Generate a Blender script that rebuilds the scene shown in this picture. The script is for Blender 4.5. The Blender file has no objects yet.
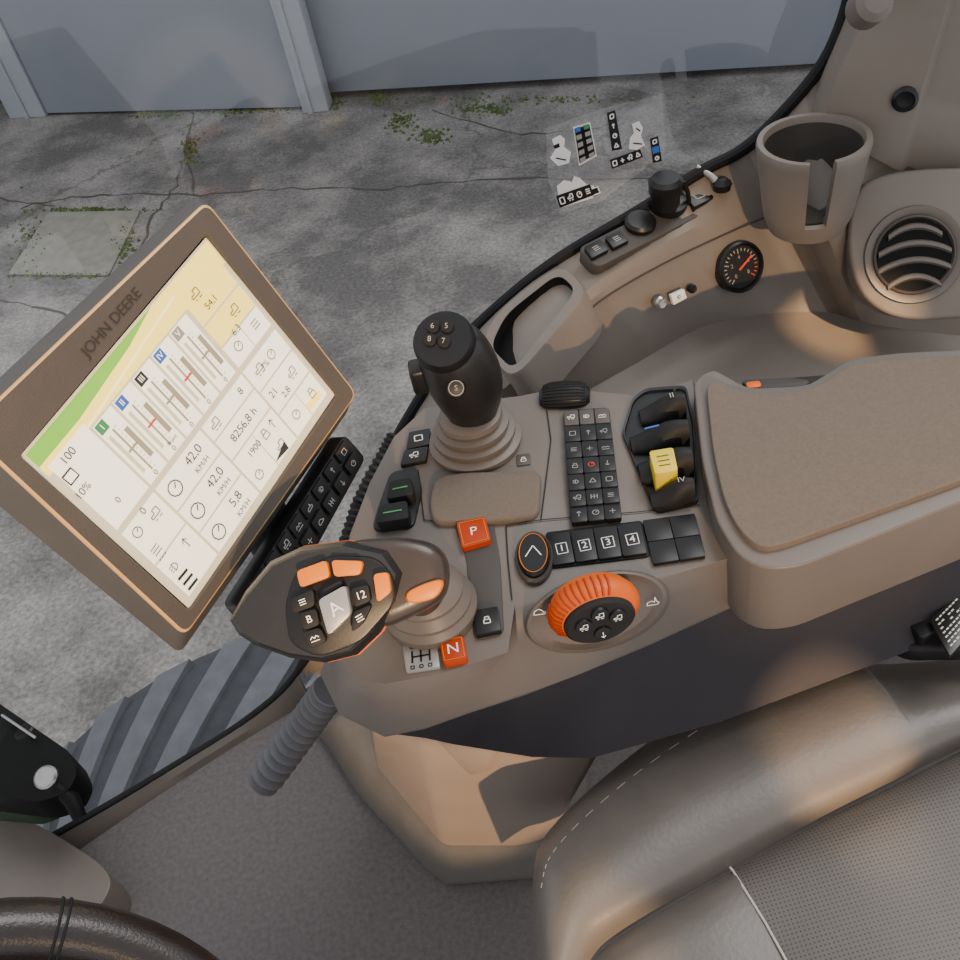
import bpy, bmesh, math, random
from mathutils import Vector as V, Matrix
random.seed(4)
SC=bpy.context.scene; COL=SC.collection
# ---------------------------------------------------------------- camera
CAM=V((0,0,1.3)); FP=960.0
p_=math.radians(44.3); r_=math.radians(12.9)
fw=V((0,math.cos(p_),-math.sin(p_))); U0=V((0,math.sin(p_),math.cos(p_))); R0=V((1,0,0))
RR=R0*math.cos(r_)-U0*math.sin(r_); UU=U0*math.cos(r_)+R0*math.sin(r_)
cd=bpy.data.cameras.new('camera'); co=bpy.data.objects.new('camera',cd); COL.objects.link(co)
cd.sensor_width=36; cd.lens=36; cd.clip_start=.02; cd.clip_end=200
m=Matrix.Identity(4)
for i in range(3):
    m[i][0]=RR[i]; m[i][1]=UU[i]; m[i][2]=-fw[i]; m[i][3]=CAM[i]
co.matrix_world=m; SC.camera=co
UP=V((0,0,1))
def ray(x,y): return fw*FP+RR*(x-480)-UU*(y-480)
def Z(x,y,z):
    d=ray(x,y); return CAM+d*((z-CAM.z)/d.z)
def YP(x,y,Y):
    d=ray(x,y); return CAM+d*(Y/d.y)
def on(pl,x,y,h=0):
    o,n=pl; d=ray(x,y); oo=o+n*h
    return CAM+d*((oo-CAM).dot(n)/d.dot(n))
def gy(x): return 1.045+.27*x-.19*x*x
def PG(x,y,off=0):
    d=ray(x,y); a,b=.0003,.006
    for _ in range(50):
        t=(a+b)/2; q=CAM+d*t
        if q.y-gy(q.x)+off>0: b=t
        else: a=t
    return CAM+d*a
def plane3(a,b,c):
    n=(b-a).cross(c-a).normalized()
    if n.dot(CAM-a)<0: n=-n
    return (a.copy(),n)
def mpp(q): return (q-CAM).dot(fw)/FP
def bil(c4,u,v):
    a,b,c,d=c4
    return ((a[0]*(1-u)+b[0]*u)*(1-v)+(d[0]*(1-u)+c[0]*u)*v,(a[1]*(1-u)+b[1]*u)*(1-v)+(d[1]*(1-u)+c[1]*u)*v)
def sub(c4,i,n,j,mm,g=.06):
    u0,u1,v0,v1=(i+g)/n,(i+1-g)/n,(j+g)/mm,(j+1-g)/mm
    return [bil(c4,u0,v0),bil(c4,u1,v0),bil(c4,u1,v1),bil(c4,u0,v1)]
def rnd(pts,r,seg=4):
    out=[];n=len(pts)
    for i in range(n):
        p=pts[i];a=pts[i-1]-p;b=pts[(i+1)%n]-p
        ra=min(r,a.length*.48);rb=min(r,b.length*.48)
        A=p+a.normalized()*ra;B=p+b.normalized()*rb
        for k in range(seg+1):
            t=k/seg
            out.append(A*(1-t)**2+p*2*t*(1-t)+B*t*t)
    return out
def scl(pts,k):
    c=sum(pts,V((0,0,0)))/len(pts)
    return [c+(q-c)*k for q in pts]
def dens(row,kk=4):
    out=[]
    for i in range(len(row)-1):
        p0=row[max(i-1,0)];p1=row[i];p2=row[i+1];p3=row[min(i+2,len(row)-1)]
        for j in range(kk):
            t=j/kk;out.append(.5*((2*p1)+(-p0+p2)*t+(2*p0-5*p1+4*p2-p3)*t*t+(-p0+3*p1-3*p2+p3)*t**3))
    out.append(row[-1]);return out
def gridspl(rows,k1=5,k2=5):
    r=[dens(q,k1) for q in rows]
    cols=[dens([r[i][j] for i in range(len(r))],k2) for j in range(len(r[0]))]
    return [[cols[j][i] for j in range(len(cols))] for i in range(len(cols[0]))]
# ---------------------------------------------------------------- materials
def lin(c):
    c=c/255.0
    return c/12.92 if c<=.04045 else ((c+.055)/1.055)**2.4
def M(name,rgb,rough=.55,var=.12,scale=40,bump=0,bscale=400,metal=0,emis=0,spec=.5,dots=None):
    mt=bpy.data.materials.new(name); mt.use_nodes=True; nt=mt.node_tree; N=nt.nodes; L=nt.links
    b=N['Principled BSDF']; tc=N.new('ShaderNodeTexCoord')
    nz=N.new('ShaderNodeTexNoise'); nz.inputs['Scale'].default_value=scale; nz.inputs['Detail'].default_value=4
    L.new(tc.outputs['Object'],nz.inputs['Vector'])
    cr=N.new('ShaderNodeValToRGB'); c=[lin(v) for v in rgb]
    cr.color_ramp.elements[0].position=.3; cr.color_ramp.elements[1].position=.7
    cr.color_ramp.elements[0].color=[min(1,v*(1-var)) for v in c]+[1]
    cr.color_ramp.elements[1].color=[min(1,v*(1+var)) for v in c]+[1]
    L.new(nz.outputs['Fac'],cr.inputs['Fac']); out=cr.outputs['Color']
    if dots:
        sx=N.new('ShaderNodeSeparateXYZ'); L.new(tc.outputs['Object'],sx.inputs[0])
        k=math.pi/dots; res=[]
        for ax in ('X','Y'):
            a=N.new('ShaderNodeMath'); a.operation='MULTIPLY'; a.inputs[1].default_value=k; L.new(sx.outputs[ax],a.inputs[0])
            s=N.new('ShaderNodeMath'); s.operation='SINE'; L.new(a.outputs[0],s.inputs[0]); res.append(s)
        mu=N.new('ShaderNodeMath'); mu.operation='MULTIPLY'; L.new(res[0].outputs[0],mu.inputs[0]); L.new(res[1].outputs[0],mu.inputs[1])
        ab=N.new('ShaderNodeMath'); ab.operation='ABSOLUTE'; L.new(mu.outputs[0],ab.inputs[0])
        gt=N.new('ShaderNodeMath'); gt.operation='GREATER_THAN'; gt.inputs[1].default_value=.78; L.new(ab.outputs[0],gt.inputs[0])
        mx=N.new('ShaderNodeMix'); mx.data_type='RGBA'; L.new(gt.outputs[0],mx.inputs['Factor']); L.new(out,mx.inputs['A'])
        mx.inputs['B'].default_value=[v*.35 for v in c]+[1]; out=mx.outputs['Result']
    L.new(out,b.inputs['Base Color'])
    b.inputs['Roughness'].default_value=rough; b.inputs['Metallic'].default_value=metal
    b.inputs['Specular IOR Level'].default_value=spec
    if emis:
        L.new(out,b.inputs['Emission Color']); b.inputs['Emission Strength'].default_value=emis
    if bump:
        n2=N.new('ShaderNodeTexNoise'); n2.inputs['Scale'].default_value=bscale; n2.inputs['Detail'].default_value=3
        L.new(tc.outputs['Object'],n2.inputs['Vector'])
        bp=N.new('ShaderNodeBump'); bp.inputs['Strength'].default_value=bump; bp.inputs['Distance'].default_value=.002
        L.new(n2.outputs['Fac'],bp.inputs['Height']); L.new(bp.outputs['Normal'],b.inputs['Normal'])
    return mt
taupe=M('taupe_plastic',(97,89,82),.45,.04,20,.06,900)
taupe2=M('taupe_side_trim',(112,103,94),.5,.04,12,.06,900)
taupeD=M('taupe_dark_plastic',(74,67,61),.6,.08,20,.1,900)  # darker taupe, one even tone
sillm=M('sill_plastic',(60,56,53),.65,.08,20,.1,900)
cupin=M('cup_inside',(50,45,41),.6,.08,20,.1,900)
pedm=M('pedestal_plastic',(130,117,107),.55,.06,14,.1,700)
pedb=M('pedestal_base_rubber',(80,77,73),.7,.1,20,.2,500)
fabric=M('suede_fabric',(106,96,87),.9,.07,320,.3,1100,spec=.2)
fabric2=M('wrist_fabric',(106,96,87),.9,.07,320,.3,1100,spec=.2)
skirt=M('dark_skirt_plastic',(42,39,43),.6,.06,20,.1,700,spec=.3)
black=M('black_plastic',(17,17,18),.4,.15,60,.05,900,spec=.4)
blackm=M('black_matte',(25,24,24),.6,.15,60,.08,800,spec=.3)
blackd=M('black_bracket',(13,13,13),.55,.1,60,0,spec=.12)
rubber=M('black_rubber_grip',(25,24,24),.38,.10,80,.06,900)
gripm=M('brown_black_grip',(50,42,37),.3,.08,50,.06,900)
orange=M('orange_plastic',(206,90,4),.4,.05,40,spec=.3)
orangeP=M('orange_button',(166,52,8),.5,.05,40,spec=.25)
amber=M('amber_button',(214,116,0),.4,.05,40,spec=.3)
yellow=M('yellow_plastic',(222,196,40),.45,.06,40)
silver=M('silver_button',(150,150,150),.35,.06,40,metal=.3)
steel=M('brushed_steel',(170,168,165),.3,.08,80,metal=.9)
white=M('white_print',(232,230,225),.6,.03,40)
greyp=M('grey_print',(150,146,140),.6,.03,40)
greenp=M('green_print',(60,140,80),.5,.05,40)
bluep=M('blue_print',(50,100,190),.5,.05,40)
redp=M('red_print',(215,60,40),.5,.05,40)
bez=M('monitor_bezel',(72,64,55),.5,.05,40,.3,1200)
bezedge=M('monitor_edge',(200,156,92),.4,.05,40)
lett=M('embossed_letters',(40,34,28),.5,.05,40)
house=M('monitor_housing',(72,69,65),.6,.06,30,.15,900)
scr=M('screen_glow',(200,190,160),.25,.02,6,emis=.6)
scrw=M('screen_tile',(252,246,222),.25,.02,6,emis=.85)
scry=M('screen_map_and_glare',(252,226,104),.25,.05,8,emis=1.0)
scrg=M('screen_green',(120,184,50),.25,.1,12,emis=.5)
scrk=M('screen_dark_print',(46,44,38),.3,.03,20)
scrl=M('screen_line',(160,150,124),.3,.03,20)
leather=M('seat_leather',(97,91,85),.38,.06,25,.14,220)
perf=M('perforated_leather',(93,87,81),.5,.05,25,.1,260,dots=.0036)
piping=M('pale_piping',(190,182,170),.6,.05,40)
thread=M('taupe_thread',(138,128,118),.7,.05,40)
carpet=M('floor_carpet',(94,90,90),.95,.15,150,.6,500,spec=.1)
hosem=M('grey_bellows_rubber',(90,89,92),.6,.08,40)
tirem=M('tire_rubber',(92,94,99),.85,.12,30,.3,200)
tired=M('tire_groove',(58,60,65),.9,.15,30,.3,200)
seal=M('window_seal',(22,22,24),.6,.1,60,spec=.2)
doorm=M('steel_door_paint',(134,139,149),.5,.05,1.5)
doorm2=M('steel_door_paint_light',(164,168,174),.5,.05,2)
slabm=M('concrete_slab',(130,128,119),.9,.15,14,.5,90)
mossm=M('moss',(84,98,54),.95,.3,30)
wheelm=M('steering_leather',(34,26,21),.3,.12,60,.15,500)
plateg=M('greenish_plate',(40,58,42),.6,.1,40,spec=.2)
asph=bpy.data.materials.new('asphalt'); asph.use_nodes=True
nt=asph.node_tree;N=nt.nodes;L=nt.links;b=N['Principled BSDF'];tc=N.new('ShaderNodeTexCoord')
def noise(s,d=6):
    n=N.new('ShaderNodeTexNoise'); n.inputs['Scale'].default_value=s; n.inputs['Detail'].default_value=d; n.inputs['Roughness'].default_value=.68
    L.new(tc.outputs['Object'],n.inputs['Vector']); return n
def ramp(src,p0,c0,p1,c1):
    r=N.new('ShaderNodeValToRGB'); r.color_ramp.elements[0].position=p0; r.color_ramp.elements[1].position=p1
    r.color_ramp.elements[0].color=[lin(v) for v in c0]+[1]; r.color_ramp.elements[1].color=[lin(v) for v in c1]+[1]
    L.new(src,r.inputs['Fac']); return r
n1=noise(1.1,10);n2=noise(48,6)
ra=ramp(n1.outputs['Fac'],.42,(104,101,99),.60,(158,153,148)); rb=ramp(n2.outputs['Fac'],.32,(70,70,72),.68,(204,204,204))
mx=N.new('ShaderNodeMix');mx.data_type='RGBA';mx.blend_type='OVERLAY';mx.inputs['Factor'].default_value=.62
L.new(ra.outputs['Color'],mx.inputs['A']);L.new(rb.outputs['Color'],mx.inputs['B'])
nd=noise(2.5,4); vm=N.new('ShaderNodeVectorMath');vm.operation='MULTIPLY_ADD';vm.inputs[1].default_value=(.6,.6,.6)
L.new(nd.outputs['Color'],vm.inputs[0]);L.new(tc.outputs['Object'],vm.inputs[2])
vo=N.new('ShaderNodeTexVoronoi');vo.feature='DISTANCE_TO_EDGE';vo.inputs['Scale'].default_value=.3;L.new(vm.outputs[0],vo.inputs['Vector'])
rc=ramp(vo.outputs['Distance'],.001,(140,140,140),.006,(255,255,255))
m2=N.new('ShaderNodeMix');m2.data_type='RGBA';L.new(rc.outputs['Color'],m2.inputs['Factor'])
m2.inputs['A'].default_value=(lin(78),lin(78),lin(72),1);L.new(mx.outputs['Result'],m2.inputs['B'])
L.new(m2.outputs['Result'],b.inputs['Base Color']);b.inputs['Roughness'].default_value=.9
bp=N.new('ShaderNodeBump');bp.inputs['Strength'].default_value=.4;bp.inputs['Distance'].default_value=.01
L.new(n2.outputs['Fac'],bp.inputs['Height']);L.new(bp.outputs['Normal'],b.inputs['Normal'])
def clearmat(name,tint,gl,rough,diff=None):
    g_=bpy.data.materials.new(name);g_.use_nodes=True;nt=g_.node_tree;nt.nodes.clear()
    o=nt.nodes.new('ShaderNodeOutputMaterial');t=nt.nodes.new('ShaderNodeBsdfTransparent');t.inputs[0].default_value=tint
    g=nt.nodes.new('ShaderNodeBsdfDiffuse' if diff else 'ShaderNodeBsdfGlossy')
    if diff: g.inputs['Color'].default_value=diff
    g.inputs['Roughness'].default_value=rough
    mxs=nt.nodes.new('ShaderNodeMixShader');mxs.inputs[0].default_value=gl
    nt.links.new(t.outputs[0],mxs.inputs[1]);nt.links.new(g.outputs[0],mxs.inputs[2]);nt.links.new(mxs.outputs[0],o.inputs[0]);return g_
glass=clearmat('cab_glass',(.96,.97,.97,1),.05,.03)
film=clearmat('clear_film',(.97,.97,.97,1),.10,.5,(.8,.82,.84,1))
# ---------------------------------------------------------------- mesh builder
ORG={}
TXT={}
def textmesh(s):
    if s not in TXT:
        c=bpy.data.curves.new('t','FONT');c.body=s;c.size=1;c.align_x='CENTER';c.align_y='CENTER'
        ob=bpy.data.objects.new('t',c);COL.objects.link(ob);bpy.context.view_layer.update()
        me=ob.evaluated_get(bpy.context.evaluated_depsgraph_get()).to_mesh()
        TXT[s]=([v.co.copy() for v in me.vertices],[list(q.vertices) for q in me.polygons])
        bpy.data.objects.remove(ob);bpy.data.curves.remove(c)
    return TXT[s]
class MB:
    def __init__(s): s.v=[];s.f=[];s.mi=[];s.mats=[]
    def mid(s,m):
        if m not in s.mats: s.mats.append(m)
        return s.mats.index(m)
    def raw(s,vs,fs,m):
        k=len(s.v);i=s.mid(m);s.v+=[v.copy() for v in vs]
        for f in fs: s.f.append([q+k for q in f]);s.mi.append(i)
        return s
    def bmadd(s,b,m):
        bmesh.ops.recalc_face_normals(b,faces=b.faces[:])
        b.verts.index_update()
        s.raw([v.co for v in b.verts],[[v.index for v in f.verts] for f in b.faces],m);b.free();return s
    def bev(s,vs,fs,m,bev,seg=2,ang=.45):
        b=bmesh.new();bv=[b.verts.new(v) for v in vs]
        for f in fs:
            try:b.faces.new([bv[i] for i in f])
            except ValueError:pass
        bmesh.ops.recalc_face_normals(b,faces=b.faces[:])
        if bev>0:
            ed=[e for e in b.edges if len(e.link_faces)==2 and e.calc_face_angle(0)>ang]
            bmesh.ops.bevel(b,geom=ed,offset=bev,segments=seg,profile=.5,affect='EDGES',clamp_overlap=True)
        return s.bmadd(b,m)
    def prism(s,top,n,h,m,bev=0,seg=2,k=1.0):
        N_=len(top);bot=[q-n*h for q in scl(top,k)]
        return s.bev(list(top)+bot,[list(range(N_)),[N_+i for i in range(N_)][::-1]]+[[i,(i+1)%N_,N_+(i+1)%N_,N_+i] for i in range(N_)],m,bev,seg)
    def loft(s,rings,m,closed=True,cap0=True,cap1=True):
        n=len(rings[0]);vs=[v for r in rings for v in r];fs=[]
        for k in range(len(rings)-1):
            for i in range(n if closed else n-1):
                j=(i+1)%n;fs.append([k*n+i,k*n+j,(k+1)*n+j,(k+1)*n+i])
        if closed and cap0: fs.append(list(range(n))[::-1])
        if closed and cap1: fs.append([(len(rings)-1)*n+i for i in range(n)])
        b=bmesh.new();bv=[b.verts.new(v) for v in vs]
        for f in fs:b.faces.new([bv[i] for i in f])
        return s.bmadd(b,m)
    def tube(s,pts,rads,m,seg=16,cap=True):
        if not isinstance(rads,(list,tuple)): rads=[rads]*len(pts)
        rings=[];pa=None
        for i,q in enumerate(pts):
            t=(pts[min(i+1,len(pts)-1)]-pts[max(i-1,0)])
            t=t.normalized() if t.length>1e-9 else UP
            if pa is None:
                a=t.cross(V((0.3,.2,.9)));a=a.normalized()
            else:
                a=(pa-t*pa.dot(t)).normalized()
            pa=a;bb=t.cross(a)
            rings.append([q+(a*math.cos(2*math.pi*k/seg)+bb*math.sin(2*math.pi*k/seg))*rads[i] for k in range(seg)])
        return s.loft(rings,m,True,cap,cap)
    def lathe(s,c,ax,prof,m,seg=28):
        ax=ax.normalized();a=ax.cross(V((.21,.95,.1))).normalized();bb=ax.cross(a)
        return s.loft([[c+ax*h+(a*math.cos(2*math.pi*k/seg)+bb*math.sin(2*math.pi*k/seg))*r for k in range(seg)] for r,h in prof],m)
    def text(s,t,c,xd,n,size,m,lift=.0004):
        vs,fs=textmesh(t);x=(xd-n*xd.dot(n)).normalized();y=n.cross(x)
        return s.raw([c+x*(v.x*size)+y*(v.y*size)+n*lift for v in vs],fs,m)
    def line(s,a,b_,w,n,m,lift=.0004):
        d=(b_-a)
        if d.length<1e-7:return s
        sd=n.cross(d.normalized())*w/2;l=n*lift
        return s.raw([a+sd+l,a-sd+l,b_-sd+l,b_+sd+l],[[0,1,2,3]],m)
    def path(s,pts,w,n,m,close=False,lift=.0004):
        for i in range(len(pts)-(0 if close else 1)): s.line(pts[i],pts[(i+1)%len(pts)],w,n,m,lift)
        return s
    def poly(s,pts,m): return s.raw(pts,[list(range(len(pts)))],m)
    def build(s,name,parent=None,ang=35,label=None):
        me=bpy.data.meshes.new(name)
        if parent is not None: og=ORG[parent.name]
        else:
            xs=[v.x for v in s.v];ys=[v.y for v in s.v];zs=[v.z for v in s.v]
            og=V(((min(xs)+max(xs))/2,(min(ys)+max(ys))/2,min(zs)))
        me.from_pydata([v-og for v in s.v],[],s.f)
        for mm in s.mats: me.materials.append(mm)
        me.polygons.foreach_set('material_index',s.mi);me.polygons.foreach_set('use_smooth',[True]*len(s.f))
        me.update()
        me.set_sharp_from_angle(angle=math.radians(ang))
        ob=bpy.data.objects.new(name,me);COL.objects.link(ob)
        if parent is not None: ob.parent=parent
        else: ob.location=og
        ORG[ob.name]=og
        if label: ob['label']=label
        return ob
def thing(name,label,cat,loc,group=None):
    o=bpy.data.objects.new(name,None);o.empty_display_size=.03;COL.objects.link(o);o.location=loc;ORG[o.name]=V(loc)
    o['label']=label;o['category']=cat
    if group:o['group']=group
    return o
def tag(o,label,cat,group=None,kind=None):
    if label:o['label']=label
    if cat:o['category']=cat
    if group:o['group']=group
    if kind:o['kind']=kind
    return o
def struct(o): o['kind']='structure';return o
GL={'up':[[(0,-.4),(0,.4)],[(-.22,.12),(0,.4),(.22,.12)]],'down':[[(0,.4),(0,-.4)],[(-.22,-.12),(0,-.4),(.22,-.12)]],
'box':[[(-.35,-.35),(.35,-.35),(.35,.35),(-.35,.35),(-.35,-.35)]],
'circ':[[(.36*math.cos(a*math.pi/5),.36*math.sin(a*math.pi/5)) for a in range(11)],[(0,0),(.2,.2)]],
'lines':[[(-.35,.25),(.35,.25)],[(-.35,0),(.35,0)],[(-.35,-.25),(.35,-.25)]],
'tri':[[(-.38,-.3),(.38,-.3),(0,.38),(-.38,-.3)]],
'trac':[[(-.45,-.08),(-.45,.12),(-.08,.12),(-.08,.4),(.35,.4),(.35,-.08),(-.45,-.08)],[(-.36,-.3),(-.18,-.3)],[(.02,-.3),(.34,-.3)]],
'lock':[[(-.28,-.35),(.28,-.35),(.28,.05),(-.28,.05),(-.28,-.35)],[(-.18,.05),(-.18,.35),(.18,.35),(.18,.05)]],
'zig':[[(-.45,-.1),(-.2,.15),(0,-.1),(.2,.15),(.45,-.1)],[(-.45,-.35),(.45,-.35)]],'cross':[[(-.35,0),(.35,0)],[(0,-.35),(0,.35)]],
'hare':[[(-.45,-.25),(-.4,.0),(-.1,.1),(.1,.0),(.15,.4),(.25,.05),(.42,-.05),(.3,-.2),(-.45,-.25)]],
'shell':[[(-.4,-.2),(-.3,.1),(0,.25),(.25,.1),(.3,-.05),(.45,.0),(.42,-.18),(-.4,-.2)]],
'lamp':[[(-.1,-.3),(-.1,.3),(.15,.2),(.25,0),(.15,-.2),(-.1,-.3)],[(-.4,.2),(-.2,.2)],[(-.4,0),(-.2,0)],[(-.4,-.2),(-.2,-.2)]],
'shift':[[(-.35,-.35),(-.35,.35)],[(0,-.35),(0,.35)],[(.35,-.35),(.35,.35)],[(-.35,0),(.35,0)]]}
GK=list(GL)
def glyph(mb,kind,c,ex,ey,n,m,w=None):
    w=w or min(ex.length,ey.length)*.09
    for pl in GL[kind]: mb.path([c+ex*a+ey*b_ for a,b_ in pl],w,n,m)
def key(parent,name,c4,pl,h0,h1,mat,sym=None,smat=None,bev=.0012,r=.002,label=None,ts=.6,gs=.6,mb=None):
    own=mb is None
    if own: mb=MB()
    top=[on(pl,x,y,h1) for x,y in c4];n=pl[1]
    mb.prism(rnd(top,r,3) if r else top,n,h1-h0,mat,bev)
    c=sum(top,V((0,0,0)))/4;ex=(top[1]-top[0]+top[2]-top[3])/2;ey=(top[0]-top[3]+top[1]-top[2])/2
    smat=smat or white
    if sym in GL: 
        e=min(ex.length,ey.length)*gs
        glyph(mb,sym,c,ex.normalized()*e,n.cross(ex).normalized()*e,n,smat)
    elif sym: mb.text(sym,c,ex,n,min(ey.length*ts,ex.length*1.6*ts/max(1,len(sym)*.6)),smat)
    return mb.build(name,parent,label=label) if own else mb
# ================================================================ OUTDOORS
GZ=-1.5
o=MB().poly([V((-14,1.3,GZ)),V((14,1.3,GZ)),V((14,12,GZ)),V((-14,12,GZ))],asph).build('ground');struct(o)
def wallpanel(a,b_,z0,z1,th,m,name,ribs=()):
    nrm=V((b_.y-a.y,a.x-b_.x,0)).normalized()
    if nrm.y>0:nrm=-nrm
    mb=MB();q=[V((a.x,a.y,z0)),V((b_.x,b_.y,z0)),V((b_.x,b_.y,z1)),V((a.x,a.y,z1))]
    mb.prism(q,nrm,th,m,.01)
    for t in ribs:
        c=a.lerp(b_,t);d=(b_-a).normalized()
        mb.prism([V((c.x,c.y,z0))-d*.02+nrm*.015,V((c.x,c.y,z0))+d*.02+nrm*.015,V((c.x,c.y,z1))+d*.02+nrm*.015,V((c.x,c.y,z1))-d*.02+nrm*.015],nrm,.015,m,.003)
    return struct(mb.build(name))
a1,a2,a3,a4=Z(48,116,GZ),Z(306,110,GZ),Z(322,100,GZ),Z(1100,56,GZ)
wallpanel(a1,a2,GZ+.02,2.2,.05,doorm,'door_1')
wallpanel(a3,a4,GZ+.05,2.2,.05,doorm,'door_2')
wallpanel(Z(-300,132,GZ)+V((0,.25,0)),Z(1150,58,GZ)+V((0,.35,0)),GZ,2.3,.1,taupeD,'wall_far')
pa,pb=Z(303,112,GZ),Z(329,109,GZ)
wallpanel(pa+V((0,-.04,0)),pb+V((0,-.04,0)),GZ,2.2,.14,doorm2,'trim_1',(.3,))
wallpanel(Z(10,119,GZ),Z(46,117,GZ),GZ,2.2,.12,doorm2,'trim_2',(.5,))
sp=[Z(x,y,GZ+.012) for x,y in ((8,274),(48,212),(140,210),(108,275))]
mb=MB().prism(rnd(sp,.03),UP,.012,slabm,.004)
tag(mb.build('paving_slab'),'square pale concrete slab set in the asphalt, moss along its edges','slab')
def moss(name,lab,spots,nn):
    mb=MB()
    for (x,y,sx,sy) in spots:
        for k in range(nn):
            q=Z(x+random.gauss(0,sx),y+random.gauss(0,sy),GZ)
            r=random.uniform(.006,.02);h=random.uniform(.006,.025)
            base=[q+V((math.cos(a*2.09+k)*r,math.sin(a*2.09+k)*r,0)) for a in range(3)]
            mb.raw(base+[q+V((random.uniform(-.01,.01),random.uniform(-.01,.01),h))],[[0,1,3],[1,2,3],[2,0,3]],mossm)
    tag(mb.build(name),lab,'moss',kind='stuff')
moss('moss','low green moss tufts on the asphalt near the steel doors',[(400,122,7,5),(432,138,8,4),(486,110,14,3),(190,150,5,9),(240,111,22,2),(378,98,5,3),(330,104,5,3),(520,100,70,2),(160,115,12,2)],95)
moss('moss','green moss lining the joint around the concrete slab',[(28,242,10,14),(95,210,26,1),(60,276,27,1.2),(124,243,7,14)],110)
mb=MB()
for pts in ([(20,208),(70,196),(130,193),(200,196),(290,188),(380,190),(440,182),(560,178),(700,176),(790,168)],[(195,112),(186,150),(176,185),(150,220),(138,262)],[(0,198),(55,206)],[(196,196),(185,150)],[(0,300),(60,312),(110,335)],[(430,110),(520,135),(600,128)]):
    fine=[]
    for i in range(len(pts)-1):
        for k in range(6):
            t=k/6;fine.append((pts[i][0]*(1-t)+pts[i+1][0]*t+random.uniform(-2.5,2.5),pts[i][1]*(1-t)+pts[i+1][1]*t+random.uniform(-1.6,1.6)))
    fine.append(pts[-1])
    w=[Z(x,y,GZ+.002) for x,y in fine]
    for i in range(len(w)-1): mb.line(w[i],w[i+1],random.uniform(.005,.022),UP,taupeD,0)
o=mb.build('pavement_cracks');o['kind']='structure'
# tractor tire outside the glass
ta=math.radians(20);td=V((math.cos(ta),math.sin(ta),0));tx=V((-math.sin(ta),math.cos(ta),0))
TR=.62;tcn=V((-.72,1.29,-.28-TR))-tx*.24
tire=thing('tractor_tire','dark lugged tractor tire outside the glass below the screen','tire',tcn-V((0,0,TR)))
def tp(th,r,w): return tcn+(td*math.sin(th)+UP*math.cos(th))*r+tx*w
mb=MB();SEG=72
prof=[(.30,-.2),(.5,-.25),(.59,-.245),(.604,-.2),(.608,0),(.604,.2),(.59,.245),(.5,.25),(.30,.2)]
mb.loft([[tp(2*math.pi*k/SEG,r,w) for r,w in prof] for k in range(SEG)]+[[tp(0,r,w) for r,w in prof]],tired,closed=False)
mb.build('tread_base',tire)
nl=26
for k in range(nl):
    for sgn in (-1,1):
        th0=2*math.pi*(k+(.5 if sgn>0 else 0))/nl
        mb=MB();sw=.066;rings=[]
        for q in range(6):
            t=q/5;w=sgn*(.005+.225*t);th=th0+.36*t
            rt=.622-.006*t;rb=.59
            rings.append([tp(th-sw,rb,w),tp(th-sw*.9,rt,w),tp(th+sw*.9,rt,w),tp(th+sw,rb,w)])
        mb.loft(rings,tirem)
        mb.build('lug',tire)
mb=MB().lathe(tcn-tx*.2,tx,[(.05,.0),(.29,.0),(.31,.03),(.31,.37),(.29,.4),(.05,.4)],yellow);mb.build('rim',tire)
# ================================================================ CAB SHELL
FZ=.03
fl=[V((x/10,gy(x/10)-.005,FZ)) for x in range(-12,11)]+[V((1,-.3,FZ)),V((-1.2,-.3,FZ))]
struct(MB().poly(fl,carpet).build('floor'))
mb=MB();rings=[[V((x/10,gy(x/10),z)) for x in range(-14,9)] for z in (-.05,1.9)]
mb.loft(rings,glass,closed=False);win=struct(mb.build('window_1'))
sealpx=[(-30,880),(85,818),(180,762),(250,717),(297,672),(330,600),(352,530),(375,480),(410,415),(450,355),(500,305),(560,258),(640,210),(700,172),(745,148),(790,105),(825,60),(846,10),(855,-40)]
def smoothpx(pts,k=5):
    out=[]
    for i in range(len(pts)-1):
        p0=pts[max(i-1,0)];p1=pts[i];p2=pts[i+1];p3=pts[min(i+2,len(pts)-1)]
        for j in range(k):
            t=j/k
            out.append(tuple(.5*((2*p1[a])+(-p0[a]+p2[a])*t+(2*p0[a]-5*p1[a]+4*p2[a]-p3[a])*t*t+(-p0[a]+3*p1[a]-3*p2[a]+p3[a])*t**3) for a in (0,1)))
    out.append(pts[-1]);return out
spx=smoothpx(sealpx)
mb=MB().tube([PG(x,y,.010) for x,y in spx],[.0055 if x<300 else .0080 for x,y in spx],seal,10);struct(mb.build('trim_3'))
mb=MB();A_=[PG(x,y,.012) for x,y in spx if x<300 ]
B_=[V((q.x+.004,q.y-.014,max(.04,q.z*.75))) for q in A_];C_=[V((q.x+.006,q.y-.02,FZ-.002)) for q in A_]
D_=[q+V((0,0,-.06)) for q in A_]
mb.loft([D_,A_,B_,C_],taupeD,closed=False);struct(mb.build('trim_4'))
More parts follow.
